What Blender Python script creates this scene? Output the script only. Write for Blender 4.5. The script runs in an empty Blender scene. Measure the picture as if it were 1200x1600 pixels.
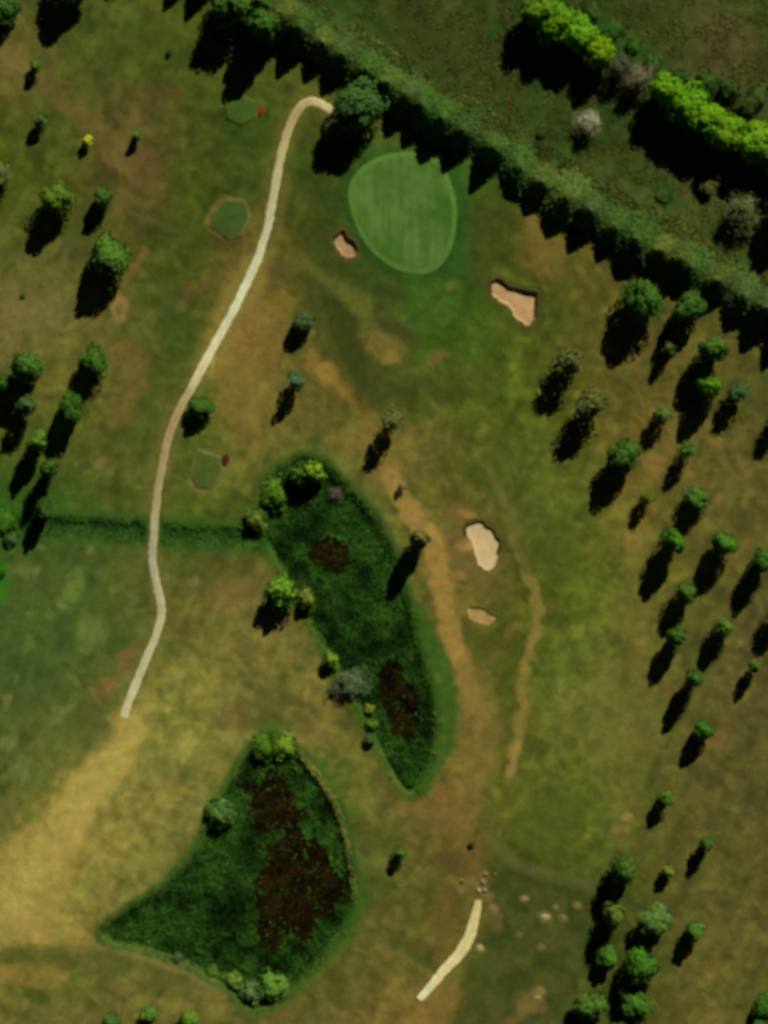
import bpy, math, random
import numpy as np
from mathutils import Vector

# ------------------------------------------------------------------ camera, light, exposure
S = bpy.context.scene
C = S.collection
PX = 8.0                                     # picture units per metre of ground (1200 x 1600 units = 150 x 200 m)
def W(px, py): return ((px - 600.0) / PX, (800.0 - py) / PX)

CAM_H = 900.0
cam_d = bpy.data.cameras.new('aerial_camera')
cam = bpy.data.objects.new('aerial_camera', cam_d); C.objects.link(cam)
cam.location = (0, 0, CAM_H); cam.rotation_euler = (0, 0, 0)
cam_d.sensor_fit = 'VERTICAL'; cam_d.sensor_height = 36.0; cam_d.sensor_width = 27.0
cam_d.lens = 36.0 * CAM_H / 200.0
cam_d.clip_start = 1.0; cam_d.clip_end = 9000.0
cam_d.dof.use_dof = True                     # the photograph is soft all over: a lens focused short of the ground
cam_d.dof.focus_distance = 450.0
BLUR_M = 0.75
cam_d.dof.aperture_fstop = (cam_d.lens / 1000.0) / (BLUR_M * 450.0 / (CAM_H - 450.0))
S.camera = cam

SUN_EL = math.radians(41.0)
sx, sy = 0.455, 0.890                        # ground direction towards the sun
world = bpy.data.worlds.new('World'); S.world = world; world.use_nodes = True
nt = world.node_tree; nt.nodes.clear()
wo = nt.nodes.new('ShaderNodeOutputWorld'); bg = nt.nodes.new('ShaderNodeBackground'); sk = nt.nodes.new('ShaderNodeTexSky')
sk.sky_type = 'NISHITA'; sk.sun_disc = False; sk.sun_elevation = SUN_EL; sk.sun_rotation = math.atan2(sx, sy)
sk.altitude = 3000.0; sk.air_density = 0.3; sk.dust_density = 0.0; sk.ozone_density = 1.0
bg.inputs['Strength'].default_value = 0.05
nt.links.new(sk.outputs[0], bg.inputs[0]); nt.links.new(bg.outputs[0], wo.inputs[0])
sun_d = bpy.data.lights.new('sun', 'SUN'); sun_d.energy = 5.0; sun_d.angle = math.radians(0.53); sun_d.color = (1.0, 0.985, 0.93)
sun = bpy.data.objects.new('sun', sun_d); C.objects.link(sun)
sun.rotation_euler = Vector((-sx * math.cos(SUN_EL), -sy * math.cos(SUN_EL), -math.sin(SUN_EL))).to_track_quat('-Z', 'Y').to_euler()
sun.location = (60, 120, 200)
S.view_settings.view_transform = 'Standard'; S.view_settings.look = 'None'
S.view_settings.exposure = 0.0; S.view_settings.gamma = 1.0; S.view_settings.use_curve_mapping = False
S.render.engine = 'CYCLES'
S.cycles.max_bounces = 4; S.cycles.diffuse_bounces = 2

rng = np.random.default_rng(7); random.seed(7)

# ------------------------------------------------------------------ helpers
def lin(c):
    c = np.asarray(c, float) / 255.0
    return np.where(c <= 0.04045, c / 12.92, ((c + 0.055) / 1.055) ** 2.4)

def sstep(a, b, x):
    t = np.clip((x - a) / (b - a), 0, 1); return t * t * (3 - 2 * t)

def vnoise(x, y, seed):
    r = np.random.default_rng(seed); L = r.random((256, 256))
    xi = np.floor(x).astype(int); yi = np.floor(y).astype(int); fx = x - xi; fy = y - yi
    fx = fx * fx * (3 - 2 * fx); fy = fy * fy * (3 - 2 * fy)
    g = lambda a, b: L[a & 255, b & 255]
    return (g(xi, yi) * (1 - fx) + g(xi + 1, yi) * fx) * (1 - fy) + (g(xi, yi + 1) * (1 - fx) + g(xi + 1, yi + 1) * fx) * fy

def fbm(x, y, scale, seed, n=4):
    v = 0; a = 0.5; t = 0
    for k in range(n):
        v = v + a * vnoise(x / scale * 2 ** k, y / scale * 2 ** k, seed + k); t += a; a *= 0.5
    return v / t

def smooth(pts, closed=False, n=8):
    p = [np.array(q, float) for q in pts]; out = []; m = len(p)
    for i in range(m if closed else m - 1):
        if closed: a, b, c, d = p[i - 1], p[i], p[(i + 1) % m], p[(i + 2) % m]
        else: a, b, c, d = p[max(i - 1, 0)], p[i], p[i + 1], p[min(i + 2, m - 1)]
        for k in range(n):
            t = k / n
            out.append(0.5 * (2 * b + (c - a) * t + (2 * a - 5 * b + 4 * c - d) * t * t + (3 * b - a - 3 * c + d) * t ** 3))
    if not closed: out.append(p[-1])
    return np.array(out)

def seg_dist(X, Y, P, closed):
    d = np.full(X.shape, 1e9); m = len(P)
    for i in range(m if closed else m - 1):
        a = P[i]; b = P[(i + 1) % m]; v = b - a; L = (v ** 2).sum() + 1e-9
        t = np.clip(((X - a[0]) * v[0] + (Y - a[1]) * v[1]) / L, 0, 1)
        d = np.minimum(d, (X - a[0] - t * v[0]) ** 2 + (Y - a[1] - t * v[1]) ** 2)
    return np.sqrt(d)

def sdf(X, Y, P, pad=80):
    """signed distance to a closed outline, negative inside; only worked out near the outline"""
    out = np.full(X.shape, 1e3)
    m = (X > P[:, 0].min() - pad) & (X < P[:, 0].max() + pad) & (Y > P[:, 1].min() - pad) & (Y < P[:, 1].max() + pad)
    if not m.any(): return out
    x, y = X[m], Y[m]; d = seg_dist(x, y, P, True); ins = np.zeros(x.shape, bool); n = len(P)
    for i in range(n):
        a = P[i]; b = P[(i + 1) % n]
        c = ((a[1] > y) != (b[1] > y)) & (x < (b[0] - a[0]) * (y - a[1]) / (b[1] - a[1] + 1e-12) + a[0])
        ins ^= c
    out[m] = np.where(ins, -d, d); return out

def line_dist(X, Y, P, pad=90):
    out = np.full(X.shape, 1e3)
    m = (X > P[:, 0].min() - pad) & (X < P[:, 0].max() + pad) & (Y > P[:, 1].min() - pad) & (Y < P[:, 1].max() + pad)
    if m.any(): out[m] = seg_dist(X[m], Y[m], P, False)
    return out

def mesh_from(name, V, F, mat=None, smooth_shade=False):
    """V (n,3), F (m,3 or 4) numpy arrays"""
    me = bpy.data.meshes.new(name); V = np.asarray(V, np.float32); F = np.asarray(F, np.int32); k = F.shape[1]
    me.vertices.add(len(V)); me.vertices.foreach_set('co', V.ravel())
    me.loops.add(F.size); me.loops.foreach_set('vertex_index', F.ravel())
    me.polygons.add(len(F)); me.polygons.foreach_set('loop_start', np.arange(0, F.size, k, dtype=np.int32))
    me.update(calc_edges=True)
    me.polygons.foreach_set('use_smooth', np.full(len(F), smooth_shade))
    if mat: me.materials.append(mat)
    return me

def link(name, data, parent=None, **props):
    o = bpy.data.objects.new(name, data); C.objects.link(o)
    if parent is not None: o.parent = parent
    for k, v in props.items():
        if v: o[k] = v
    return o

# ------------------------------------------------------------------ materials
def new_mat(name):
    m = bpy.data.materials.new(name); m.use_nodes = True; t = m.node_tree; t.nodes.clear()
    o = t.nodes.new('ShaderNodeOutputMaterial'); b = t.nodes.new('ShaderNodeBsdfPrincipled')
    t.links.new(b.outputs[0], o.inputs[0]); b.inputs['Roughness'].default_value = 0.95
    b.inputs['Specular IOR Level'].default_value = 0.03
    return m, t, b

def nd(t, kind, **kw):
    n = t.nodes.new(kind)
    for k, v in kw.items():
        if k in n.inputs.keys(): n.inputs[k].default_value = v
        else: setattr(n, k, v)
    return n

def noise_node(t, scale, detail=4.0, rough=0.55, coord='Object', stretch=None, rot=0.0):
    c = nd(t, 'ShaderNodeTexCoord'); n = nd(t, 'ShaderNodeTexNoise', Scale=scale, Detail=detail, Roughness=rough)
    if stretch:
        mp = nd(t, 'ShaderNodeMapping'); mp.inputs['Scale'].default_value = stretch; mp.inputs['Rotation'].default_value = (0, 0, rot)
        t.links.new(c.outputs[coord], mp.inputs['Vector']); t.links.new(mp.outputs[0], n.inputs['Vector'])
    else: t.links.new(c.outputs[coord], n.inputs['Vector'])
    return n.outputs['Fac']

def ramp01(t, sock, lo, hi, a=0.3, b=0.7):
    m = nd(t, 'ShaderNodeMapRange'); m.inputs[1].default_value = a; m.inputs[2].default_value = b
    m.inputs[3].default_value = lo; m.inputs[4].default_value = hi; t.links.new(sock, m.inputs[0]); return m.outputs[0]

def mul(t, a, b):
    m = nd(t, 'ShaderNodeMath', operation='MULTIPLY'); t.links.new(a, m.inputs[0]); t.links.new(b, m.inputs[1]); return m.outputs[0]

def tint(t, col, fac):
    m = nd(t, 'ShaderNodeVectorMath', operation='SCALE'); t.links.new(col, m.inputs[0]); t.links.new(fac, m.inputs['Scale']); return m.outputs[0]

def mixc(t, a, b, f):
    m = nd(t, 'ShaderNodeMix', data_type='RGBA'); 
    if isinstance(f, float): m.inputs['Factor'].default_value = f
    else: t.links.new(f, m.inputs['Factor'])
    for s, v in ((6, a), (7, b)):
        if isinstance(v, tuple): m.inputs[s].default_value = v
        else: t.links.new(v, m.inputs[s])
    return m.outputs[2]

def bump(t, b, sock, strength, dist):
    n = nd(t, 'ShaderNodeBump', Strength=strength, Distance=dist); t.links.new(sock, n.inputs['Height']); t.links.new(n.outputs[0], b.inputs['Normal'])

def turf_mat(name, attr=None, rgb=None, amp=0.15, bstr=0.6, bdist=0.25):
    m, t, b = new_mat(name)
    if attr: a = nd(t, 'ShaderNodeAttribute', attribute_name=attr); col = a.outputs['Color']
    else:
        r = nd(t, 'ShaderNodeRGB'); r.outputs[0].default_value = (*lin(rgb), 1); col = r.outputs[0]
    n1 = noise_node(t, 0.45, 6, 0.62); n2 = noise_node(t, 2.6, 4, 0.6); n3 = noise_node(t, 0.16, 5, 0.6, stretch=(1.0, 0.22, 1.0), rot=math.radians(-28))
    f = mul(t, mul(t, ramp01(t, n1, 1 - amp, 1 + amp), ramp01(t, n2, 1 - amp * .9, 1 + amp * .9)), ramp01(t, n3, 1 - amp * .5, 1 + amp * .5))
    dry = tint(t, col, f)
    # patches of the same sward that are a little drier or greener
    n4 = noise_node(t, 0.9, 5, 0.65)
    warm = nd(t, 'ShaderNodeVectorMath', operation='MULTIPLY'); t.links.new(dry, warm.inputs[0]); warm.inputs[1].default_value = (1.10, 1.0, 0.96)
    cool = nd(t, 'ShaderNodeVectorMath', operation='MULTIPLY'); t.links.new(dry, cool.inputs[0]); cool.inputs[1].default_value = (0.86, 1.0, 0.96)
    t.links.new(mixc(t, cool.outputs[0], warm.outputs[0], ramp01(t, n4, 0.0, 1.0)), b.inputs['Base Color'])
    bump(t, b, n2, bstr, bdist)
    return m

def plain_mat(name, rgb, var=0.25, scale=1.5, bstr=0.4, bdist=0.08, rough=0.95):
    m, t, b = new_mat(name); r = nd(t, 'ShaderNodeRGB'); r.outputs[0].default_value = (*lin(rgb), 1)
    n = noise_node(t, scale, 6, 0.65); n2 = noise_node(t, scale * 7, 3, 0.6)
    t.links.new(tint(t, r.outputs[0], mul(t, ramp01(t, n, 1 - var, 1 + var), ramp01(t, n2, 1 - var * .6, 1 + var * .6))), b.inputs['Base Color'])
    b.inputs['Roughness'].default_value = rough; bump(t, b, n2, bstr, bdist)
    return m

def leaf_mat(name):
    m, t, b = new_mat(name); oi = nd(t, 'ShaderNodeObjectInfo'); a = nd(t, 'ShaderNodeAttribute', attribute_name='tint')
    n = noise_node(t, 0.9, 3, 0.6)
    col = tint(t, oi.outputs['Color'], mul(t, a.outputs['Fac'], ramp01(t, n, 0.85, 1.15)))
    w = nd(t, 'ShaderNodeVectorMath', operation='MULTIPLY'); t.links.new(col, w.inputs[0]); w.inputs[1].default_value = (1.25, 1.05, 0.8)
    f = ramp01(t, a.outputs['Fac'], 0.0, 0.7, 0.85, 1.35)
    t.links.new(mixc(t, col, w.outputs[0], f), b.inputs['Base Color']); b.inputs['Roughness'].default_value = 0.9
    return m

M_ground = turf_mat('sward', attr='ground_colour')
M_leaf = leaf_mat('leaves'); M_bark = plain_mat('bark', (62, 50, 38), scale=3)
M_path = turf_mat('crushed_stone', attr='ground_colour', amp=0.10, bstr=0.3, bdist=0.05)
M_stone = plain_mat('rubble_rock', (190, 160, 125), scale=2)
M_red = leaf_mat('red_petals')
M_soil = plain_mat('bed_soil', (70, 45, 30), scale=2)

# ------------------------------------------------------------------ outlines, in picture units
POND_UP = smooth([(415,792),(412,762),(430,735),(470,714),(505,722),(540,757),(580,800),(606,842),(628,900),(645,960),(658,1020),(677,1090),(681,1150),(664,1208),(643,1240),(617,1218),(592,1170),(568,1120),(543,1076),(515,1032),(493,990),(470,945),(440,890),(418,850),(404,815)], True, 4)
POND_LOW = smooth([(395,1165),(430,1152),(465,1177),(500,1222),(529,1272),(545,1330),(552,1400),(542,1448),(503,1500),(455,1548),(402,1578),(376,1566),(354,1542),(310,1517),(260,1494),(210,1480),(167,1470),(158,1452),(197,1422),(252,1387),(302,1332),(327,1280),(352,1232),(376,1190)], True, 4)
DITCH = smooth([(-60,842),(0,828),(60,822),(140,824),(225,830),(300,836),(370,838),(420,842)], False, 6)
GREEN = smooth([(544,300),(553,345),(574,385),(604,412),(635,426),(672,426),(698,403),(711,366),(713,322),(704,285),(690,255),(662,240),(625,238),(585,248),(557,270)], True, 8)
B1 = smooth([(526,366),(536,360),(546,374),(558,386),(552,402),(540,403),(528,390),(522,376)], True, 6)
B2 = smooth([(766,443),(780,436),(800,447),(826,454),(841,460),(838,490),(827,507),(811,502),(798,484),(781,470),(767,457)], True, 6)
B3 = smooth([(731,822),(749,813),(765,825),(779,840),(778,862),(770,887),(753,886),(742,868),(738,850),(729,838)], True, 6)
B4 = smooth([(730,952),(744,950),(760,956),(774,966),(764,976),(748,973),(734,966)], True, 6)
_r = np.random.default_rng(5)
B1, B2, B3, B4 = [b + np.stack([fbm(b[:, 0], b[:, 1], 7, 300, 2), fbm(b[:, 0], b[:, 1], 7, 310, 2)], 1) * 7 - 3.5 for b in (B1, B2, B3, B4)]
TEE1 = np.array([(352,314),(380,316),(388,340),(374,366),(358,370),(332,354),(334,338)], float)
TEE2 = np.array([(310,706),(342,716),(346,736),(330,762),(308,760),(300,742)], float)
TEE3 = np.array([(356,168),(378,152),(400,160),(398,182),(376,194),(356,184)], float)
PATH_N = smooth([(524,176),(508,166),(490,158),(475,162),(462,178),(450,205),(440,240),(432,280),(425,320),(417,360),(402,405),(382,450),(362,490),(340,530),(318,570),(298,608),(280,640),(266,675),(256,715),(248,760),(243,800),(240,840),(238,870),(242,900),(250,935),(252,962),(243,995),(228,1030),(212,1070),(200,1100),(193,1121)], False, 6)
PATH_S = smooth([(655,1561),(672,1542),(695,1515),(718,1490),(734,1462),(742,1434),(748,1406)], False, 8)
RIDGE = smooth([(240,-95),(300,-58),(370,-12),(440,36),(520,86),(570,118),(640,162),(705,204),(770,240),(840,290),(905,328),(980,376),(1060,414),(1120,447),(1200,494),(1270,535)], False, 6)

def height(X, Y):
    """ground height in metres at picture coordinates"""
    X = np.asarray(X, float); Y = np.asarray(Y, float)
    near = np.exp(-(np.maximum(np.abs(X - 600) - 650, 0) + np.maximum(np.abs(Y - 800) - 850, 0)) / 400)
    h = (fbm(X, Y, 260, 11, 3) - 0.5) * 1.6 * near + (fbm(X, Y, 26, 15, 2) - 0.5) * 0.22 * near
    for P in (POND_UP, POND_LOW):
        d = sdf(X, Y, P); h = h - sstep(2, -13, d) * 1.35 + 0.25 * np.exp(-((d - 9) / 9) ** 2)
    d = line_dist(X, Y, DITCH); gate = sstep(8, 18, np.abs(X - 239))
    h = h - .7 * sstep(18, 3, d) * gate
    h = h + 0.35 * sstep(22, -10, sdf(X, Y, GREEN))
    for P, dep in ((B1, .5), (B2, .55), (B3, .28), (B4, .05)):
        d = sdf(X, Y, P); c = P.mean(0); ne = np.clip(((X - c[0]) * .46 - (Y - c[1]) * .89) / 25, 0, 1)
        h = h - dep * sstep(3, -4, d) + 0.55 * dep * ne * np.exp(-((d - 7) / 6) ** 2)
    return h

def hz(px, py): return float(height(np.array([px]), np.array([py]))[0])
WATER_UP = -1.0; WATER_LOW = -1.05

# ------------------------------------------------------------------ ground colours (sRGB of the soil and sward themselves)
BASE = [
 [(84,76,34),(70,75,28),(80,80,32),(74,78,28),(56,70,25),(58,76,30),(55,62,22),(62,64,26),(52,62,24),(50,62,25),(60,62,26),(74,68,36),(56,68,24)],
 [(104,86,44),(78,74,32),(68,72,26),(68,72,26),(76,74,28),(78,74,30),(58,74,28),(58,60,24),(52,62,24),(50,60,24),(54,66,26),(72,64,36),(66,62,32)],
 [(72,76,24),(74,74,30),(90,72,38),(74,72,28),(62,72,24),(66,70,24),(72,72,28),(62,80,30),(56,66,26),(48,62,24),(56,64,28),(58,66,26),(55,62,26)],
 [(76,76,24),(74,76,26),(92,74,38),(66,72,24),(64,72,26),(58,64,24),(60,96,36),(62,92,32),(72,72,26),(74,76,30),(64,74,30),(66,66,32),(60,70,30)],
 [(88,84,38),(96,86,42),(76,74,28),(70,74,26),(104,84,38),(70,70,26),(60,84,28),(64,80,26),(72,74,24),(96,82,36),(88,80,34),(74,78,30),(66,78,30)],
 [(108,94,50),(100,88,44),(86,80,36),(66,76,28),(118,94,44),(84,78,34),(78,76,32),(62,84,26),(74,80,26),(86,78,30),(94,80,38),(90,78,36),(82,74,32)],
 [(96,88,42),(100,90,38),(94,82,38),(78,82,30),(114,94,46),(100,82,38),(72,74,30),(76,80,28),(76,82,26),(90,82,32),(96,78,36),(90,78,36),(82,74,34)],
 [(72,78,26),(84,82,34),(86,82,36),(80,84,30),(110,94,44),(86,84,36),(118,96,48),(86,80,34),(80,82,28),(86,82,32),(106,86,40),(98,82,40),(90,78,38)],
 [(46,80,24),(62,80,28),(80,84,32),(74,84,28),(76,80,30),(60,74,28),(88,82,38),(98,86,38),(92,90,36),(82,86,30),(112,92,42),(98,82,40),(94,80,40)],
 [(72,80,34),(70,82,34),(76,82,34),(86,82,36),(96,84,40),(70,76,30),(66,78,28),(110,88,42),(90,82,32),(82,88,28),(98,90,36),(94,82,38),(90,76,38)],
 [(66,82,36),(68,84,36),(80,84,38),(112,98,46),(114,98,50),(104,92,46),(60,80,28),(104,86,42),(82,80,28),(92,92,36),(98,88,40),(92,80,40),(90,76,40)],
 [(72,82,40),(72,80,36),(124,112,54),(128,116,56),(106,92,46),(114,94,48),(66,82,28),(92,86,36),(82,80,30),(98,96,42),(94,86,40),(90,78,40),(88,74,38)],
 [(82,86,38),(124,108,52),(132,116,58),(124,108,54),(104,94,44),(84,88,36),(106,94,44),(108,86,40),(92,86,34),(92,92,36),(88,82,36),(88,76,38),(86,74,38)],
 [(114,100,50),(150,122,62),(132,114,56),(116,104,52),(80,92,36),(66,82,28),(98,88,42),(106,86,40),(82,82,30),(88,90,32),(88,80,36),(88,78,38),(86,76,38)],
 [(146,122,64),(150,122,62),(122,106,54),(80,80,36),(60,76,30),(60,78,28),(86,80,36),(94,80,38),(60,66,24),(58,64,24),(80,74,32),(90,78,38),(88,76,38)],
 [(108,96,46),(94,92,38),(106,92,46),(112,100,50),(80,88,36),(88,84,36),(102,86,42),(82,78,30),(60,68,24),(60,66,24),(74,74,30),(96,82,40),(90,78,38)],
 [(102,90,42),(112,96,48),(102,88,44),(106,90,44),(102,88,44),(100,84,44),(110,88,44),(106,82,42),(74,72,30),(72,72,30),(80,74,32),(98,82,40),(90,78,38)],
]
BASE = lin(np.array(BASE, float)) * np.array([.97, 1.03, .94])

def paint(X, Y):
    shp = X.shape; X = X.ravel().astype(float); Y = Y.ravel().astype(float)
    wx = X + (fbm(X, Y, 70, 31) - .5) * 26 + (fbm(X, Y, 14, 35, 3) - .5) * 16
    wy = Y + (fbm(X, Y, 70, 41) - .5) * 26 + (fbm(X, Y, 14, 45, 3) - .5) * 16
    u = np.clip(wx / 100, 0, 11.999); v = np.clip(wy / 100, 0, 15.999); i = u.astype(int); j = v.astype(int)
    fu = (u - i)[:, None]; fv = (v - j)[:, None]
    col = (BASE[j, i] * (1 - fu) + BASE[j, i + 1] * fu) * (1 - fv) + (BASE[j + 1, i] * (1 - fu) + BASE[j + 1, i + 1] * fu) * fv
    out = np.maximum(np.maximum(-60 - X, X - 1260), np.maximum(-60 - Y, Y - 1660))
    col = col + (lin((82, 82, 36)) - col) * sstep(0, 260, out)[:, None]
    # worn dry blotches and lusher blotches of the sward
    n = fbm(wx, wy, 34, 51, 4); k = np.clip((n - .52) * 4.0, 0, 1)[:, None]; col = col * (1 + k * np.array([.20, .17, .13]))
    n = fbm(wx, wy, 46, 61, 4); k = np.clip((n - .52) * 4.0, 0, 1)[:, None]; col = col * (1 - k * np.array([.20, .08, .16]))
    a = X * .46 - Y * .89; b = X * .89 + Y * .46
    n = fbm(wx, wy, 15, 55, 4); k = np.clip(np.abs(n - .5) * 7 - .2, 0, 1) * np.sign(n - .5); col = col * (1 + k[:, None] * np.array([.17, .13, .12])); n = fbm(a * .8 + fbm(X, Y, 30, 59) * 40, b * .35, 9, 58, 2); col = col * (1 + np.clip((n - .5) * .8, -.13, .13))[:, None]
    n = fbm(wx, wy, 22, 57, 3); k = np.clip((n - .55) * 6, 0, 1)[:, None]; col = col * (1 - k * np.array([.12, .04, .09]))
    # streaks along the lie of the fairway
    n = fbm(b * 1.0, a * .22, 11, 71, 3); col = col * (1 + (n - .5) * .42)[:, None]
    brk = fbm(X, Y, 9, 81, 3)
    def lay(mask, rgb, alpha):
        nonlocal col
        k = np.clip(mask * (.55 + .9 * brk), 0, 1) * alpha; col = col * (1 - k[:, None]) + lin(rgb) * k[:, None]
    def blob(cx, cy, rx, ry, rgb, alpha=.8, rot=0., warp=True):
        x, y = (wx, wy) if warp else (X, Y); c, s = math.cos(math.radians(rot)), math.sin(math.radians(rot))
        p = ((x - cx) * c + (y - cy) * s) / rx; q = (-(x - cx) * s + (y - cy) * c) / ry; lay(sstep(1.25, .55, np.sqrt(p * p + q * q)), rgb, alpha)
    def stroke(pts, w, rgb, alpha=.8, soft=.5, warp=True):
        x, y = (wx, wy) if warp else (X, Y); d = line_dist(x, y, smooth(pts, False, 5)); lay(sstep(w * (.5 + soft), w * .5 * (1 - soft), d), rgb, alpha)
    def area(pts, rgb, alpha=.8, soft=10, warp=True):
        x, y = (wx, wy) if warp else (X, Y); d = sdf(x, y, np.array(pts, float)); lay(sstep(soft, -soft, d), rgb, alpha)
    D(blob, stroke, area, lay, X, Y, wx, wy)
    r = np.random.default_rng(77)                # mown and trodden dabs, mostly along the lie of the fairway
    for q in range(620):
        cx, cy = r.uniform(-20, 1220), r.uniform(-20, 1620); rx, ry = r.uniform(8, 30), r.uniform(3, 9); th = math.radians(-62 + r.normal(0, 26)); m = (np.abs(X - cx) < 50) & (np.abs(Y - cy) < 50)
        if not m.any(): continue
        x, y = wx[m] - cx, wy[m] - cy; c, s_ = math.cos(th), math.sin(th); dd = np.sqrt(((x * c + y * s_) / rx) ** 2 + ((-x * s_ + y * c) / ry) ** 2)
        g = (sstep(1.2, .5, dd) * r.choice([-1, 1]) * r.uniform(.08, .24))[:, None]; col[m] = col[m] * (1 + g * np.array([1.05, .85, .8]))
    col = col * np.array([.98, 1.06, .98])
    col = col + (lin((74, 76, 33)) - col) * sstep(120, 420, out)[:, None]
    return np.clip(col, 0.002, .9).reshape(shp + (3,))

def D(blob, stroke, area, lay, X, Y, wx, wy):
    # north-west rough: worn diagonal track and bare spots
    stroke([(-20,85),(40,110),(90,150),(140,195),(190,245),(240,300)], 26, (100,82,42), .75)
    blob(25, 95, 34, 20, (112,94,48), .7, 20); blob(225, 255, 34, 22, (92,70,38), .8, 30); blob(240, 155, 40, 22, (84,64,34), .6)
    blob(200, 195, 26, 10, (104,84,42), .5, 35); stroke([(160,240),(200,275)], 8, (112,90,46), .6)
    blob(180, 325, 10, 8, (116,92,44), .7); blob(235, 60, 60, 30, (70,78,28), .5)
    stroke([(225,390),(212,415),(200,440)], 10, (116,88,46), .7); blob(188, 482, 18, 26, (140,110,62), .9, 0); blob(186, 484, 8, 13, (86,84,40), .7)
    blob(140, 508, 20, 12, (116,96,52), .6); blob(60, 490, 60, 34, (110,98,54), .6); blob(20, 480, 26, 50, (112,94,50), .5)
    stroke([(265,340),(300,372),(330,392),(370,392)], 12, (62,66,24), .5); stroke([(205,330),(255,352),(300,375)], 8, (82,80,34), .5)
    blob(300, 455, 38, 16, (92,70,36), .65, -20); blob(340, 445, 20, 10, (100,78,40), .6); blob(290, 475, 10, 7, (122,102,58), .7)
    stroke([(195,545),(215,600),(190,650)], 30, (108,86,42), .6); blob(155, 720, 12, 9, (126,108,62), .8)
    area([(268,450),(300,455),(290,560),(262,640),(236,720),(215,720),(215,640),(245,560)], (58,72,26), .55, 16)
    stroke([(352,312),(336,328),(326,346)], 10, (122,98,48), .8, .5, False); stroke([(330,358),(358,374),(378,366),(388,346)], 5, (122,92,50), .8, .6, False); stroke([(350,382),(376,380)], 10, (76,56,32), .6, .6, False)
    stroke([(308,700),(343,710),(350,728)], 3, (98,98,48), .7, .6, False); stroke([(296,752),(312,767),(334,764),(346,745)], 6, (118,100,52), .8, .6, False); blob(318, 732, 9, 7, (94,94,46), .5)
    stroke([tuple(q) for q in PATH_N[::4]], 30, (112,98,48), .45, .6, False); stroke([tuple(q) for q in PATH_S[::4]], 30, (116,96,50), .5, .6, False)
    # dry ground east of the cart path
    area([(398,430),(440,470),(450,560),(420,640),(400,700),(340,640),(345,570),(380,490)], (122,98,46), .7, 16)
    blob(380, 525, 24, 22, (128,94,46), .8); blob(405, 500, 14, 22, (132,100,48), .6); blob(365, 580, 30, 18, (128,106,50), .6); blob(425, 560, 12, 26, (110,84,42), .6)
    blob(432, 430, 30, 22, (88,74,38), .7); blob(415, 455, 24, 14, (98,80,40), .6)
    stroke([(398,415),(372,470),(350,520),(322,575)], 30, (140,116,56), .6, .7)
    stroke([(432,300),(424,360)], 26, (104,88,42), .4)
    stroke([(485,555),(510,590),(545,605),(590,690),(620,745)], 18, (130,100,48), .7); blob(512, 578, 18, 14, (146,110,52), .8, 40); blob(532, 602, 20, 12, (138,104,50), .8, 40)
    blob(590, 720, 20, 40, (126,104,50), .5, 20); blob(560, 690, 50, 40, (112,94,46), .5)
    stroke([(470,415),(510,440),(560,480)], 26, (92,90,38), .7); stroke([(480,440),(520,490),(545,560),(575,615)], 40, (62,64,24), .75)
    area([(502,455),(530,468),(558,498),(570,555),(582,612),(556,604),(536,566),(515,512)], (58,60,20), .85, 7, False); stroke([(480,412),(520,444),(556,478)], 15, (92,90,38), .7, .5, False); stroke([(505,415),(560,440),(625,462),(648,500)], 14, (60,68,22), .6, .6, False)
    stroke([(604,508),(628,520),(645,536)], 16, (60,62,24), .8, .5, False); blob(600, 545, 34, 22, (112,94,44), .85, 35); blob(610, 560, 16, 12, (128,104,48), .8); blob(625, 520, 40, 12, (66,64,28), .6, 35); blob(690, 560, 18, 10, (108,86,40), .7, -40)
    stroke([(560,610),(640,600),(710,610),(780,600)], 20, (62,68,24), .5); blob(690, 615, 24, 14, (60,64,24), .6)
    # surrounds of the putting green
    d = sdf(X, Y, GREEN); lay(sstep(26, 4, d), (46,72,24), .85)
    area([(700,240),(735,300),(740,440),(705,460),(690,430),(715,390),(718,310)], (44,76,26), .8, 12)
    area([(628,425),(690,425),(715,440),(735,470),(690,520),(655,520),(645,470)], (58,80,27), .3, 20)
    stroke([(650,425),(652,470),(650,510)], 20, (62,92,34), .65, .7); blob(708, 450, 14, 10, (98,94,44), .7)
    area([(735,300),(790,330),(790,420),(760,470),(735,430)], (60,66,22), .7, 14)
    area([(820,330),(860,350),(890,395),(860,440),(815,420),(820,370)], (112,90,42), .8, 14); blob(840, 345, 16, 26, (120,98,48), .6)
    stroke([(545,250),(520,300),(500,350),(500,400)], 40, (54,62,22), .5); stroke([(505,400),(560,430),(620,450)], 34, (56,66,24), .6)
    blob(632, 250, 22, 12, (100,88,42), .6, 20)
    # bunker lips and dry ground round the middle bunker
    for P in (B1, B2, B3):
        lay(sstep(12, 1, sdf(X, Y, P)), (82,66,38), .8)
    area([(695,785),(750,795),(792,830),(785,880),(742,905),(698,890),(690,835)], (110,90,46), .85, 14); blob(728, 802, 16, 7, (150,112,56), .8, 15, False)
    blob(727, 852, 16, 11, (160,118,58), .95, 0, False); blob(752, 966, 28, 14, (120,96,50), .7, 15, False); blob(715, 832, 14, 20, (104,84,44), .7); blob(718, 898, 12, 8, (138,106,50), .8, 25, False); blob(765, 915, 30, 22, (96,80,40), .7); blob(800, 985, 12, 12, (124,94,46), .6)
    blob(776, 1010, 40, 40, (76,74,26), .6); stroke([(778,830),(800,860),(812,900)], 16, (58,66,22), .7); stroke([(690,770),(740,790),(775,815)], 14, (70,66,26), .5)
    stroke([(760,720),(775,760),(780,810)], 14, (66,72,24), .5)
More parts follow.
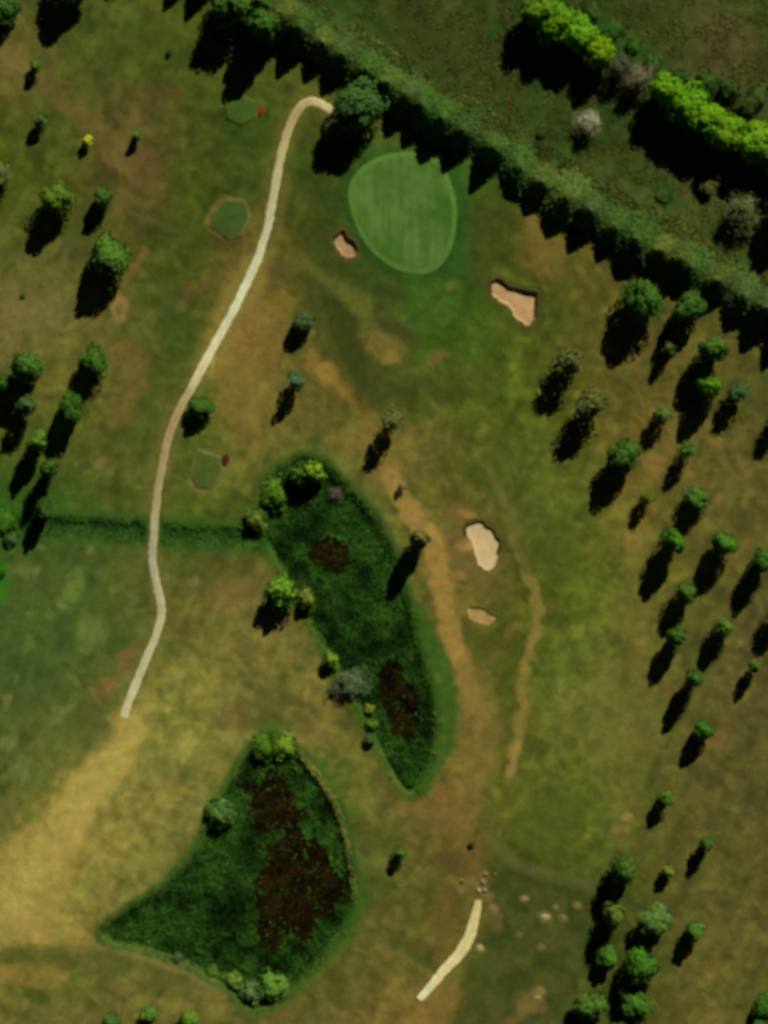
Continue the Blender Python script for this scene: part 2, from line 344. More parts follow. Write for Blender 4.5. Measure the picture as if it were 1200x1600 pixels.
    # trodden dry tracks beside the upper pond
    stroke([(615,745),(640,785),(660,825),(680,850),(688,900),(700,950),(715,1010),(732,1060),(745,1110)], 26, (150,116,60), .9, .35)
    stroke([(685,840),(690,900)], 24, (150,112,56), .5); stroke([(735,1060),(750,1140),(735,1230)], 44, (122,98,50), .7)
    stroke([(818,895),(830,930),(838,970),(834,1010),(818,1070),(808,1130),(800,1165),(796,1210)], 12, (132,108,56), .8, .5); stroke([(818,895),(806,850),(790,800),(772,755),(758,720)], 11, (100,92,42), .8, .7); stroke([(802,1160),(798,1205)], 11, (140,112,58), .7)
    blob(690, 1270, 60, 40, (116,92,46), .6); blob(640, 1265, 26, 14, (126,106,54), .6); blob(745, 1330, 30, 40, (106,82,42), .5); blob(610, 1240, 18, 30, (116,96,48), .6)
    stroke([(700,1250),(730,1330),(745,1375)], 30, (116,88,44), .5); blob(690, 1440, 26, 60, (104,80,40), .6); blob(700, 1350, 30, 16, (86,66,36), .6)
    stroke([(760,1290),(800,1345),(860,1368),(925,1385)], 16, (90,86,42), .8, .5, False); stroke([(575,1455),(640,1490),(690,1520)], 12, (88,88,40), .6); stroke([(620,1470),(680,1510)], 14, (58,66,26), .6)
    area([(765,1350),(850,1375),(930,1390),(905,1500),(880,1600),(700,1640),(690,1580),(740,1520),(770,1450)], (60,65,25), .72, 16); lay(sstep(.46, .62, fbm(X, Y, 30, 140, 4)) * sstep(1370, 1400, Y) * sstep(740, 770, X) * sstep(920, 890, X), (84,80,36), .55)
    blob(830, 1570, 26, 20, (124,98,54), .55, -40); blob(845, 1555, 12, 8, (140,118,72), .6); blob(800, 1595, 16, 12, (116,90,48), .6)
    stroke([(690,1560),(660,1600),(630,1640)], 40, (128,98,48), .7); blob(770, 1430, 14, 26, (106,88,46), .7)
    for x, y, q in ((820,1404,9),(852,1432,12),(880,1434,9),(750,1481,8),(840,1558,8),(868,1418,6),(902,1414,8),(812,1460,6),(846,1480,7)): blob(x, y, q, q * .8, (118,104,60), .75, 0, False)
    for x, y in ((756,1366),(752,1385),(735,1375),(722,1390),(765,1400),(770,1420)): blob(x, y, 9, 8, (124,100,64), .7, 0, False)
    # south fairway and right-hand rough
    blob(860, 860, 50, 40, (72,80,26), .6); blob(940, 1120, 60, 80, (104,98,44), .5); blob(860, 1280, 50, 60, (76,86,28), .6); stroke([(985,880),(1000,1050),(990,1200),(970,1310)], 26, (104,94,42), .5)
    blob(990, 830, 20, 34, (132,104,50), .8, 20); blob(995, 1010, 12, 8, (132,108,52), .7); blob(970, 1272, 14, 7, (146,114,60), .8); blob(968, 1300, 10, 10, (126,100,52), .6); blob(884, 1110, 9, 12, (112,104,50), .6)
    blob(1025, 720, 20, 22, (130,98,48), .75); blob(1045, 690, 14, 12, (116,90,46), .6); blob(1045, 1080, 16, 14, (106,82,44), .6); blob(1130, 1150, 22, 16, (104,82,44), .6); blob(1080, 780, 30, 40, (98,82,40), .4)
    # south-west straw field
    area([(210,1120),(240,1135),(170,1240),(120,1330),(90,1480),(-40,1480),(-40,1350),(50,1290),(110,1215),(160,1170)], (156,132,66), .75, 12)
    stroke([(205,1130),(160,1200),(110,1270),(70,1340),(30,1420)], 40, (172,146,74), .6); blob(105, 1320, 40, 26, (176,144,78), .6, -60); blob(50, 1450, 30, 26, (164,132,72), .6); blob(120, 1470, 26, 18, (160,126,66), .6)
    blob(20, 1500, 50, 16, (90,84,36), .7); blob(110, 1505, 40, 14, (90,88,38), .6); stroke([(-20,1535),(40,1520),(90,1525)], 26, (140,112,54), .7); blob(58, 1557, 22, 13, (66,74,24), .85, 12, False)
    stroke([(150,1478),(200,1490),(250,1503),(310,1525),(348,1556)], 13, (140,122,66), .8, .6, False); stroke([(-20,1500),(60,1490),(150,1492),(240,1520),(300,1560),(330,1610)], 16, (84,84,36), .6, .6, False)
    area([(-40,900),(60,860),(220,850),(235,960),(190,1060),(120,1180),(60,1260),(-40,1340)], (78,85,38), .5, 26)
    for q in range(46):
        rq = random.Random(q + 900); x = rq.uniform(0, 225); y = rq.uniform(860, 1230)
        if y < 1260 - x * .9: blob(x, y, rq.uniform(8, 24), rq.uniform(6, 14), rq.choice([(98,104,50), (106,106,56), (56,72,30), (62,78,34), (92,104,46)]), .75, rq.uniform(-70, -30))
    blob(145, 980, 26, 26, (92,104,46), .7); blob(80, 1010, 26, 40, (64,80,34), .4); blob(200, 1030, 14, 34, (112,88,48), .75, 30); blob(165, 1075, 16, 22, (120,94,48), .8, 30); stroke([(220,990),(170,1080),(145,1120)], 10, (114,88,48), .55)
    blob(150, 1135, 30, 60, (58,70,32), .5, 30); blob(210, 900, 14, 26, (98,90,38), .7); blob(360, 930, 40, 34, (120,96,52), .6); blob(295, 910, 20, 14, (104,92,50), .5); blob(280, 985, 20, 20, (88,72,34), .5)
    blob(385, 1120, 40, 30, (92,78,42), .7); blob(430, 1090, 40, 26, (84,82,38), .6); blob(425, 1130, 40, 20, (62,82,30), .6); blob(480, 1150, 34, 20, (120,98,50), .6); blob(540, 1160, 26, 24, (112,96,46), .5)
    for x, y in ((62,852),(145,862),(60,885),(45,955),(100,945),(300,905)): blob(x, y, 8, 6, (112,112,62), .6)
    # banks of the ponds and of the ditch: lush grass
    for P in (POND_UP, POND_LOW):
        d = sdf(X, Y, P); lay(sstep(16, 5, d) * sstep(-30, -8, d), (52,82,26), .8); lay(sstep(-6, -16, d), (24,42,16), .95)
    area([(632,930),(660,940),(700,1020),(722,1110),(704,1180),(668,1246),(640,1250),(690,1150),(680,1060)], (48,82,26), .85, 7)
    area([(440,1150),(500,1190),(545,1270),(572,1400),(560,1460),(520,1500),(548,1400),(530,1280),(480,1200)], (54,82,26), .8, 10)
    stroke([(470,1178),(500,1215),(527,1265),(545,1330)], 9, (98,106,48), .8, .4, False)
    d = line_dist(X, Y, DITCH); lay(sstep(34, 20, d) * sstep(470, 430, X), (54,80,28), .75); lay(sstep(17, 8, d) * sstep(8, 18, np.abs(X - 239)) * sstep(440, 420, X), (38,70,24), .9)
    blob(-5, 820, 40, 24, (46,88,26), .8); blob(-5, 900, 16, 40, (44,104,24), .8); blob(90, 785, 24, 20, (52,84,26), .6)
    # rank strip under and north of the conifer row, heath beyond it
    d = line_dist(X, Y, RIDGE + np.array([16, -26])); lay(sstep(44, 16, d), (60,82,30), .85)
    blob(720, 90, 120, 60, (60,62,26), .5, 30); blob(1130, 60, 60, 40, (82,70,40), .7, 20); blob(1060, 40, 50, 60, (62,64,26), .5)
    stroke([(940,50),(1000,92),(1050,125),(1120,150)], 26, (44,78,26), .7); blob(1040, 300, 40, 14, (42,70,26), .7, 20); blob(1070, 290, 16, 22, (84,72,40), .7); blob(1190, 415, 14, 30, (88,70,42), .6)
    blob(770, 45, 16, 10, (44,84,28), .6); blob(860, 160, 40, 20, (60,72,26), .4, 30); blob(960, 170, 34, 20, (44,66,26), .6)

# ------------------------------------------------------------------ ground sheet
def axis(lo, hi, step):
    c = np.arange(lo, hi + .1, step); g = step * np.cumsum(1.32 ** np.arange(1, 30)); g = g[g < 22000]
    return np.concatenate([lo - g[::-1], c, hi + g])
gx = axis(-36, 1236, 3.0); gy = axis(-36, 1636, 3.0)
GX, GY = np.meshgrid(gx, gy)
GZ = height(GX, GY); GC = paint(GX, GY)
def grid_faces(ny, nx, keep=None):
    i = np.arange(ny * nx).reshape(ny, nx)
    F = np.stack([i[:-1, :-1], i[1:, :-1], i[1:, 1:], i[:-1, 1:]], -1)
    return F[keep] if keep is not None else F.reshape(-1, 4)
def colour_attr(me, cols):
    a = me.color_attributes.new('ground_colour', 'FLOAT_COLOR', 'POINT')
    a.data.foreach_set('color', np.concatenate([cols, np.ones((len(cols), 1))], 1).astype(np.float32).ravel())
V = np.stack([(GX - 600) / PX, (800 - GY) / PX, GZ], -1).reshape(-1, 3)
me = mesh_from('ground', V, grid_faces(len(gy), len(gx)), M_ground, True); colour_attr(me, GC.reshape(-1, 3))
link('ground', me, kind='structure')

def sheet(P, step, lift, mat, zoff=None):
    """a sheet laid on the ground inside an outline"""
    x = np.arange(P[:, 0].min() - step, P[:, 0].max() + 2 * step, step); y = np.arange(P[:, 1].min() - step, P[:, 1].max() + 2 * step, step)
    X, Y = np.meshgrid(x, y); d = sdf(X, Y, P); Z = height(X, Y) + lift
    mid = (d[:-1, :-1] + d[1:, 1:] + d[1:, :-1] + d[:-1, 1:]) / 4
    F = grid_faces(len(y), len(x), mid < 0); used = np.unique(F); mp = np.zeros(X.size, int); mp[used] = np.arange(len(used))
    V = np.stack([(X - 600) / PX, (800 - Y) / PX, Z], -1).reshape(-1, 3)[used]
    return V, mp[F]

# putting green, mown in fine stripes and a paler outer cut
def green_mat():
    m, t, b = new_mat('putting_turf')
    n1 = noise_node(t, .5, 5, .6); n2 = noise_node(t, .75, 3, .6, stretch=(1.0, .10, 1.0), rot=math.radians(-12)); n3 = noise_node(t, 3.5, 3, .6); n4 = noise_node(t, .11, 3, .5)
    c = mixc(t, (*lin((60, 94, 32)), 1), (*lin((90, 116, 50)), 1), ramp01(t, n4, 0., 1., .35, .65))
    c = mixc(t, c, (*lin((58, 94, 30)), 1), ramp01(t, n2, 0., .6, .43, .58))
    t.links.new(tint(t, c, mul(t, ramp01(t, n1, .88, 1.12), ramp01(t, n3, .92, 1.08))), b.inputs['Base Color']); bump(t, b, n3, .2, .03)
    return m
M_green = green_mat()
Vg, Fg = sheet(GREEN, 1.6, .035, M_green)
pg = link('putting_green', mesh_from('putting_green', Vg, Fg, M_green, True), label='smooth oval putting green of pale mown turf below the conifer row', category='putting green')
P2 = GREEN.mean(0) + (GREEN - GREEN.mean(0)) * 1.0
inner = GREEN.mean(0) + (GREEN - GREEN.mean(0)) * .91
ring = []; F = []; n = len(GREEN)
for q in (P2, inner):
    z = height(q[:, 0], q[:, 1]) + .055; ring += [((a - 600) / PX, (800 - b) / PX, c) for (a, b), c in zip(q, z)]
F = [(i, (i + 1) % n, n + (i + 1) % n, n + i) for i in range(n)]
link('outer_cut', mesh_from('outer_cut', ring, F, turf_mat('outer_cut_turf', rgb=(82, 114, 46), amp=.14, bstr=.2, bdist=.03), True), pg)

# bunkers
M_sandpink = plain_mat('pink_sand', (154, 124, 82), .2, .5, .4, .1); M_sandtan = plain_mat('tan_sand', (174, 140, 92), .2, .4, .4, .1)
M_sandpale = plain_mat('pale_sand', (190, 166, 116), .12, .4, .3, .08); M_sandorange = plain_mat('orange_sand', (156, 128, 72), .22, .5, .4, .1)
for P, m, lab in ((B1, M_sandpink, 'small kidney-shaped sand bunker just below the left edge of the putting green'),
                  (B2, M_sandtan, 'angled tan sand bunker with a dark lip, right of the putting green'),
                  (B3, M_sandpale, 'palest sand bunker, blocky and nearly white, in bare ground mid-fairway'),
                  (B4, M_sandorange, 'small shallow strip of orange sand below the palest bunker')):
    Vb, Fb = sheet(P, 1.0, .06, m)
    b = link('sand_bunker', mesh_from('sand', Vb, Fb, m, True), label=lab, category='bunker', group='sand bunkers of the hole')
    # turf lip on the sunward side, an uneven rolled edge
    k = np.arange(len(P)); c = P.mean(0); ne = ((P[:, 0] - c[0]) * .46 - (P[:, 1] - c[1]) * .89); sel = ne > np.percentile(ne, 45); sel = np.convolve(np.concatenate([sel[-4:], sel, sel[:4]]).astype(float), np.ones(9), 'valid') > 3.5; st = int(np.argmin(ne)); run = best = 0; bi = 0
    for q in range(L0 := len(P)):
        run = run + 1 if sel[(st + q) % L0] else 0
        if run > best: best, bi = run, q
    only = np.zeros(L0, bool); only[[(st + bi - q) % L0 for q in range(best)]] = True; sel = only
    V_, F_ = [], []; prof = ((-2.0, -.2), (-1.4, .10), (.4, .2), (3.0, .14), (6.0, -.1)); L = len(P)
    nrm = np.stack([np.roll(P[:, 1], -1) - np.roll(P[:, 1], 1), -(np.roll(P[:, 0], -1) - np.roll(P[:, 0], 1))], 1); nrm /= np.linalg.norm(nrm, axis=1)[:, None]
    if ((P + nrm * 3 - c) ** 2).sum() < ((P - c) ** 2).sum(): nrm = -nrm
    for i in range(L):
        w = float(np.clip((ne[i] - np.percentile(ne, 45)) / 8, 0, 1)) * (.5 if P is B4 else 1.)
        for off, up in prof:
            q = P[i] + nrm[i] * (off + rng.normal(0, .3)); V_.append((*W(*q), hz(P[i][0] + nrm[i][0] * max(off, 4), P[i][1] + nrm[i][1] * max(off, 4)) + up * w - .08 * (1 - w)))
    for i in range(L):
        if sel[i] and sel[(i + 1) % L]:
            for j in range(len(prof) - 1): F_.append((i * 5 + j, ((i + 1) % L) * 5 + j, ((i + 1) % L) * 5 + j + 1, i * 5 + j + 1))
    lipm = bpy.data.materials.get('lip_turf') or turf_mat('lip_turf', rgb=(70, 68, 30), amp=.2)
    V_ = np.array(V_); F_ = np.array(F_); u_ = np.unique(F_); m_ = np.zeros(len(V_), int); m_[u_] = np.arange(len(u_)); V_, F_ = V_[u_], m_[F_]
    link('turf_lip', mesh_from('turf_lip', V_, F_, lipm, True), b)

# tee boxes: raised platforms with sloping banks
def tee(P, top_rgb, bank_rgb, lab, up=.55, out=9):
    Q = np.concatenate([P[i] + (np.roll(P, -1, 0)[i] - P[i]) * np.linspace(.06, .94, 6)[:, None] for i in range(len(P))]); c = Q.mean(0); z0 = hz(*c); n = len(Q); R = c + (Q - c) * (1 + out / np.linalg.norm(Q - c, axis=1))[:, None]
    e = link('tee_box', None, label=lab, category='tee box', group='tee boxes left of the cart path'); e.location = (*W(*c), z0)
    o = np.array([*W(*c), z0]); wv = lambda q, z: np.array([*W(*q), z]) - o
    top = [wv(q, z0 + up + .02 * math.sin(i)) for i, q in enumerate(Q)] + [wv(c + (q - c) * .5, z0 + up + .05) for q in Q] + [wv(c, z0 + up + .05)]
    F = [(i, (i + 1) % n, n + (i + 1) % n, n + i) for i in range(n)] + [(n + i, n + (i + 1) % n, 2 * n, 2 * n) for i in range(n)]
    me = bpy.data.meshes.new('turf_top'); me.from_pydata([tuple(v) for v in top], [], [f if f[2] != f[3] else f[:3] for f in F]); me.materials.append(turf_mat('tee_turf', rgb=top_rgb, amp=.14, bstr=.2))
    link('turf_top', me, e)
    bank = [wv(q, z0 + up) for q in Q] + [wv(q + (r - q) * .5 + rng.normal(0, .5, 2), z0 + up * .5) for q, r in zip(Q, R)] + [wv(r + rng.normal(0, .6, 2), hz(*r) - .12) for r in R]
    F = [(k * n + i, k * n + (i + 1) % n, (k + 1) * n + (i + 1) % n, (k + 1) * n + i) for k in (0, 1) for i in range(n)]
    link('bank', mesh_from('bank', bank, F, turf_mat('tee_bank', rgb=bank_rgb, amp=.28), True), e)
tee(TEE1, (62,82,33), (92,88,42), 'dark green raised tee box with a worn tan bank, beside the path bend', .35, 9)
tee(TEE2, (72,86,34), (98,95,47), 'faint six-sided tee box with pale edges, above the ditch', .22, 6)
tee(TEE3, (62,84,30), (70,78,29), 'plain bright green tee box beside the red flower bed and tall tree shadows', .35, 6)

# cart paths: ribbons of crushed stone with crumbling edges
def ribbon(name, P, width, cols, lab=None):
    n = len(P); T = np.gradient(P, axis=0); T /= np.linalg.norm(T, axis=1)[:, None]; N = np.stack([-T[:, 1], T[:, 0]], 1)
    V, colr = [], []; K = 7
    for i in range(n):
        w = width(i / (n - 1))
        for j in range(K):
            s = (j / (K - 1) - .5) * 2; edge = rng.normal(0, .8) if j in (0, K - 1) else 0
            q = P[i] + N[i] * (s * w / 2 + edge); crown = .06 * (1 - s * s)
            V.append((*W(*q), hz(*q) + .05 + crown - (.11 if j in (0, K - 1) else 0)))
            c = cols(i / (n - 1)); colr.append(np.array(c) * (1 + rng.normal(0, .05)) * (.92 if j == K // 2 else 1) * (.8 if j in (0, K - 1) else 1))
    F = [(i * K + j, i * K + j + 1, (i + 1) * K + j + 1, (i + 1) * K + j) for i in range(n - 1) for j in range(K - 1)]
    me = mesh_from(name, V, F, M_path, True); colour_attr(me, np.array(colr)); link(name, me, kind='structure')
def cr(stops):
    xs = [s[0] for s in stops]; cs = lin(np.array([s[1] for s in stops]))
    return lambda t: [np.interp(t, xs, cs[:, k]) for k in range(3)]
ribbon('cart_path', PATH_N, lambda t: np.interp(t, [0, .12, .3, .45, .6, 1], [14, 16, 15, 16, 14, 15]),
       cr([(0, (196,178,126)), (.07, (192,174,122)), (.12, (158,142,94)), (.2, (170,156,106)), (.3, (188,182,138)), (.38, (204,202,160)), (.48, (194,184,134)), (.53, (156,136,88)), (.6, (152,134,88)), (.68, (166,154,112)), (.74, (160,152,122)), (.82, (174,166,122)), (1, (190,180,136))]))
ribbon('gravel_path', PATH_S, lambda t: np.interp(t, [0, .3, .6, .85, 1], [12, 17, 21, 17, 11]), cr([(0, (206,206,164)), (.25, (206,190,136)), (1, (202,182,124))]))

# water standing in the two ponds
def water_mat():
    m, t, b = new_mat('peaty_water'); n = noise_node(t, .35, 5, .65); n2 = noise_node(t, 1.6, 4, .6)
    c = mixc(t, (*lin((16, 10, 4)), 1), (*lin((40, 29, 3)), 1), mul(t, ramp01(t, n, 0., 1., .42, .66), ramp01(t, n2, .2, 1., .35, .6)))
    t.links.new(c, b.inputs['Base Color']); b.inputs['Roughness'].default_value = .12; b.inputs['Specular IOR Level'].default_value = .3; bump(t, b, n2, .1, .02)
    return m
M_water = water_mat()
for P, z in ((POND_UP, WATER_UP), (POND_LOW, WATER_LOW)):
    x = np.arange(P[:, 0].min(), P[:, 0].max(), 4.); y = np.arange(P[:, 1].min(), P[:, 1].max(), 4.); X, Y = np.meshgrid(x, y); d = sdf(X, Y, P)
    F = grid_faces(len(y), len(x), d[:-1, :-1] < -4); V = np.stack([(X - 600) / PX, (800 - Y) / PX, X * 0 + z], -1).reshape(-1, 3)
    u = np.unique(F); mp = np.zeros(len(V), int); mp[u] = np.arange(len(u)); link('pond_water', mesh_from('pond_water', V[u], mp[F], M_water), kind='structure')

# ------------------------------------------------------------------ leaves and blades
def quads(pos, nrm, size, aspect, r, jit=1.0):
    """leaf-clump faces at pos facing nrm"""
    n = len(pos); nrm = nrm / (np.linalg.norm(nrm, axis=1)[:, None] + 1e-9); a = r.normal(size=(n, 3)); a -= (a * nrm).sum(1)[:, None] * nrm; a /= np.linalg.norm(a, axis=1)[:, None]
    b = np.cross(nrm, a); s = size[:, None]; h = aspect
    P = [pos - a * s * .5 - b * s * h * .35, pos + a * s * .1 - b * s * h * .5, pos + a * s * .55 + b * s * h * .1, pos - a * s * .05 + b * s * h * .5]
    V = np.stack(P, 1).reshape(-1, 3); return V, np.arange(4 * n).reshape(n, 4)
def tint_attr(me, vals):
    a = me.attributes.new('tint', 'FLOAT', 'FACE'); a.data.foreach_set('value', vals.astype(np.float32))

def blades(X, Y, z, h, w, rgb_t, r, lean=(.35, 1.0)):
    """bent grass or reed blades standing on the ground"""
    n = len(X); th = r.random(n) * 2 * math.pi; le = r.uniform(*lean, n); d = np.stack([np.cos(th) * np.sin(le), np.sin(th) * np.sin(le), np.cos(le)], 1)
    side = np.stack([-np.sin(th), np.cos(th), np.zeros(n)], 1); p = np.stack([(X - 600) / PX, (800 - Y) / PX, z], 1)
    tip = p + d * h[:, None]; V = np.stack([p - side * w[:, None] * .5, p + side * w[:, None] * .5, tip + side * w[:, None] * .35, tip - side * w[:, None] * .35], 1).reshape(-1, 3)
    return V, np.arange(4 * n).reshape(n, 4)

def in_outline(P, n, r, margin=0):
    x = r.uniform(P[:, 0].min(), P[:, 0].max(), n); y = r.uniform(P[:, 1].min(), P[:, 1].max(), n); d = sdf(x, y, P, 10); k = d < margin; return x[k], y[k], d[k]

def ell(x, y, cx, cy, rx, ry): return np.sqrt(((x - cx) / rx) ** 2 + ((y - cy) / ry) ** 2)
REED = (48, 86, 28)
for P, wl, holes, nm in ((POND_UP, WATER_UP, [(518,866,34,32),(612,1070,26,56),(628,1110,30,56)], 1), (POND_LOW, WATER_LOW, [(428,1258,46,54),(466,1384,68,104),(428,1450,32,34),(372,1345,7,7)], 2)):
    r = np.random.default_rng(100 + nm); x, y, d = in_outline(P, 190000, r, -3)
    hole = np.ones(len(x))
    for h_ in holes: hole = np.minimum(hole, sstep(.86, .98, ell(x, y, *h_) + (fbm(x, y, 24, 90, 4) - .5) * 1.1))
    clump = fbm(x, y, 13, 95, 3); dens = np.clip((clump - .30) * 3.0, .4, 1) * (.03 + .97 * hole)
    k = r.random(len(x)) < dens; x, y, d, clump = x[k], y[k], d[k], clump[k]
    z = np.maximum(height(x, y), wl - .15); hh = r.uniform(.5, 1.25, len(x)) * (.6 + .8 * clump) * sstep(-2, -16, d).clip(.35, 1); w = r.uniform(.07, .15, len(x))
    V, F = blades(x, y, z, hh, w, None, r); me = mesh_from('reed_bed', V, F, M_leaf)
    tint_attr(me, np.clip(.95 + (fbm(x, y, 26, 97, 4) - .5) * 3.0, .3, 1.8) * r.uniform(.9, 1.1, len(x)))
    o = link('reed_bed', me, kind='stuff'); o.color = (*lin(REED), 1)
    # brown weed on the open water
    x, y, d = in_outline(P, 60000, r, -14); hole = np.ones(len(x))
    for h_ in holes: hole = np.minimum(hole, ell(x, y, *h_) + (fbm(x, y, 24, 90, 4) - .5) * 1.1)
    k = (hole < .98) & (fbm(x, y, 15, 130, 3) > .36); x, y = x[k], y[k]
    pos = np.stack([(x - 600) / PX, (800 - y) / PX, wl + r.uniform(.02, .22, len(x))], 1); nr = r.normal(0, .35, (len(x), 3)); nr[:, 2] = 1
    V, F = quads(pos, nr, r.uniform(.12, .3, len(x)), .7, r); me = mesh_from('brown_weed', V, F, M_leaf); tint_attr(me, r.uniform(.3, 1.1, len(x)) * np.clip((fbm(x, y, 17, 98, 3) - .3) * 3.6, .06, 2))
    o = link('brown_weed', me, kind='stuff'); o.color = (*lin((48, 39, 4)), 1)

# rank bank grass round ponds and ditch, and tussocks on the heath
r = np.random.default_rng(200)
def tufts(name, x, y, hmin, hmax, wmin, wmax, rgb, lean=(.5, 1.15)):
    V, F = blades(x, y, height(x, y), r.uniform(hmin, hmax, len(x)), r.uniform(wmin, wmax, len(x)), None, r, lean)
    me = mesh_from(name, V, F, M_leaf); tint_attr(me, (.5 + fbm(x, y, 22, 210, 3)) * r.uniform(.75, 1.25, len(x))); o = link(name, me, kind='stuff'); o.color = (*lin(rgb), 1)
for P in (POND_UP, POND_LOW):
    x = r.uniform(P[:, 0].min() - 30, P[:, 0].max() + 30, 40000); y = r.uniform(P[:, 1].min() - 30, P[:, 1].max() + 30, 40000); d = sdf(x, y, P)
    k = (d > -10) & (d < 7) & (fbm(x, y, 20, 220, 3) > .5); tufts('bank_grass', x[k], y[k], .3, .7, .06, .15, (70, 98, 34))
x = r.uniform(440, 570, 30000); y = r.uniform(1160, 1420, 30000); d = line_dist(x, y, smooth([(470,1178),(500,1214),(528,1264),(546,1330),(556,1400)])); k = d < 4.5; tufts('rim_grass', x[k], y[k], .3, .7, .06, .14, (112, 122, 54))
x = r.uniform(-20, 420, 16000); y = r.uniform(800, 865, 16000); d = line_dist(x, y, DITCH); k = (d < 17) & (np.abs(x - 240) > 11) & (fbm(x, y, 10, 230, 3) > .42); tufts('ditch_grass', x[k], y[k], .25, .6, .08, .18, (56, 94, 32))
x = r.uniform(560, 1230, 60000); y = r.uniform(-30, 500, 60000); side = (y - np.interp(x, RIDGE[:, 0], RIDGE[:, 1])); k = (side < -30) & (fbm(x, y, 14, 240, 3) > .5); tufts('heath_grass', x[k], y[k], .25, .6, .1, .25, (76, 80, 34))
x = r.uniform(250, 1230, 40000); y = np.interp(x, RIDGE[:, 0], RIDGE[:, 1]) + r.uniform(-70, 0, 40000); k = fbm(x, y, 12, 250, 3) > .47; tufts('hedge_bottom_grass', x[k], y[k], .3, .8, .12, .3, (84, 98, 40))

# ------------------------------------------------------------------ trees
def tube(path, radii, sides=6):
    path = np.array(path, float); V = []; n = len(path)
    for i in range(n):
        t = path[min(i + 1, n - 1)] - path[max(i - 1, 0)]; t /= np.linalg.norm(t) + 1e-9
        u = np.cross(t, (0, 1, 0) if abs(t[1]) < .9 else (1, 0, 0)); u /= np.linalg.norm(u); v = np.cross(t, u)
        for k in range(sides): a = 2 * math.pi * k / sides; V.append(path[i] + radii[i] * (math.cos(a) * u + math.sin(a) * v))
    F = [(i * sides + k, i * sides + (k + 1) % sides, (i + 1) * sides + (k + 1) % sides, (i + 1) * sides + k) for i in range(n - 1) for k in range(sides)]
    return np.array(V), np.array(F)

def trunk_mesh(H, R, r, limbs=7, base=.3, first=.22, thick=.22):
    parts = [tube([(0, 0, -.3), (0, 0, .2 * H), (.06 * R, .04 * R, .5 * H), (.05 * R, 0, .86 * H)], [thick * 1.25, thick, thick * .6, .03])]
    for k in range(limbs):
        a = k * 2.4 + r.uniform(-.3, .3); z = H * r.uniform(first, .6); L = R * r.uniform(.55, .85); d = np.array([math.cos(a), math.sin(a), 0])
        parts.append(tube([(0, 0, z), tuple(d * L * .5 + [0, 0, z + .09 * H]), tuple(d * L + [0, 0, z + .2 * H])], [thick * .45, thick * .28, .02], 4))
    V, F, o = [], [], 0
    for v, f in parts: V.append(v); F.append(f + o); o += len(v)
    return mesh_from('trunk', np.concatenate(V), np.concatenate(F), M_bark, True)

def lobed_crown(R, z0, z1, lobes, lobe_r, n, leaf, r, shape=1.0, scatter=.22, narrow=1.0, fill=.0):
    c = []; zc, hz_ = (z0 + z1) / 2, (z1 - z0) / 2
    for i in range(lobes):
        zz = 1 - 2 * (i + .5) / lobes; a = i * 2.39996 + r.uniform(-.5, .5); q = math.sqrt(1 - zz * zz); k = r.uniform(.42, .76)
        t = max(zz + .25, 0) / 1.25; c.append((q * math.cos(a) * R * k * (1 - .30 * t), q * math.sin(a) * R * k * (1 - .30 * t), zc + (zz * .70 - .02) * hz_, R * lobe_r * r.uniform(.62, 1.28) * (1.08 - .48 * t)))
    c = np.array(c); i = r.integers(0, lobes, n); d = r.normal(size=(n, 3)); d /= np.linalg.norm(d, axis=1)[:, None]
    sc = np.stack([c[i, 3], c[i, 3], c[i, 3] * min(1.6, hz_ / R)], 1)
    rad = 1 - np.abs(r.normal(0, scatter, n)) - (r.random(n) < fill) * r.random(n) * .6
    p = c[i, :3] + d * sc * rad[:, None]
    tone = r.uniform(.82, 1.18, lobes)[i] * r.uniform(.9, 1.1, n); ok = p[:, 2] > z0 * .8; p, d, tone = p[ok], d[ok], tone[ok]
    out = p - np.array([0, 0, zc]); out /= np.linalg.norm(out, axis=1)[:, None]
    nr = d * .7 + out * .5 + r.normal(0, .34, p.shape); V, F = quads(p, nr, r.uniform(.7, 1.4, len(p)) * leaf, narrow, r)
    me = mesh_from('crown', V, F, M_leaf); tint_attr(me, tone); return me

def conifer_crown(R, H, n, leaf, r):
    t = 1 - np.sqrt(r.random(n)); z = H * (.04 + .96 * t); a = r.random(n) * 2 * math.pi; tier = (z * 1.3) % 1.0; arms = 9
    ph = np.floor(z * 1.3) * 1.7; star = .80 + .20 * np.cos(arms * (a + ph)); prof = (1 - t) ** .82 * (1.0 - .22 * tier) * star
    rad = R * prof * (1 - np.abs(r.normal(0, .13, n))) + .05; p = np.stack([rad * np.cos(a), rad * np.sin(a), z - .12 * rad], 1)
    s = R / H; nr = np.stack([np.cos(a), np.sin(a), np.full(n, s * 1.3)], 1) + r.normal(0, .26, (n, 3)); V, F = quads(p, nr, r.uniform(.6, 1.4, n) * leaf, .75, r)
    me = mesh_from('crown', V, F, M_leaf); tint_attr(me, (.75 + .35 * star) * r.uniform(.7, 1.3, n) * .95); return me

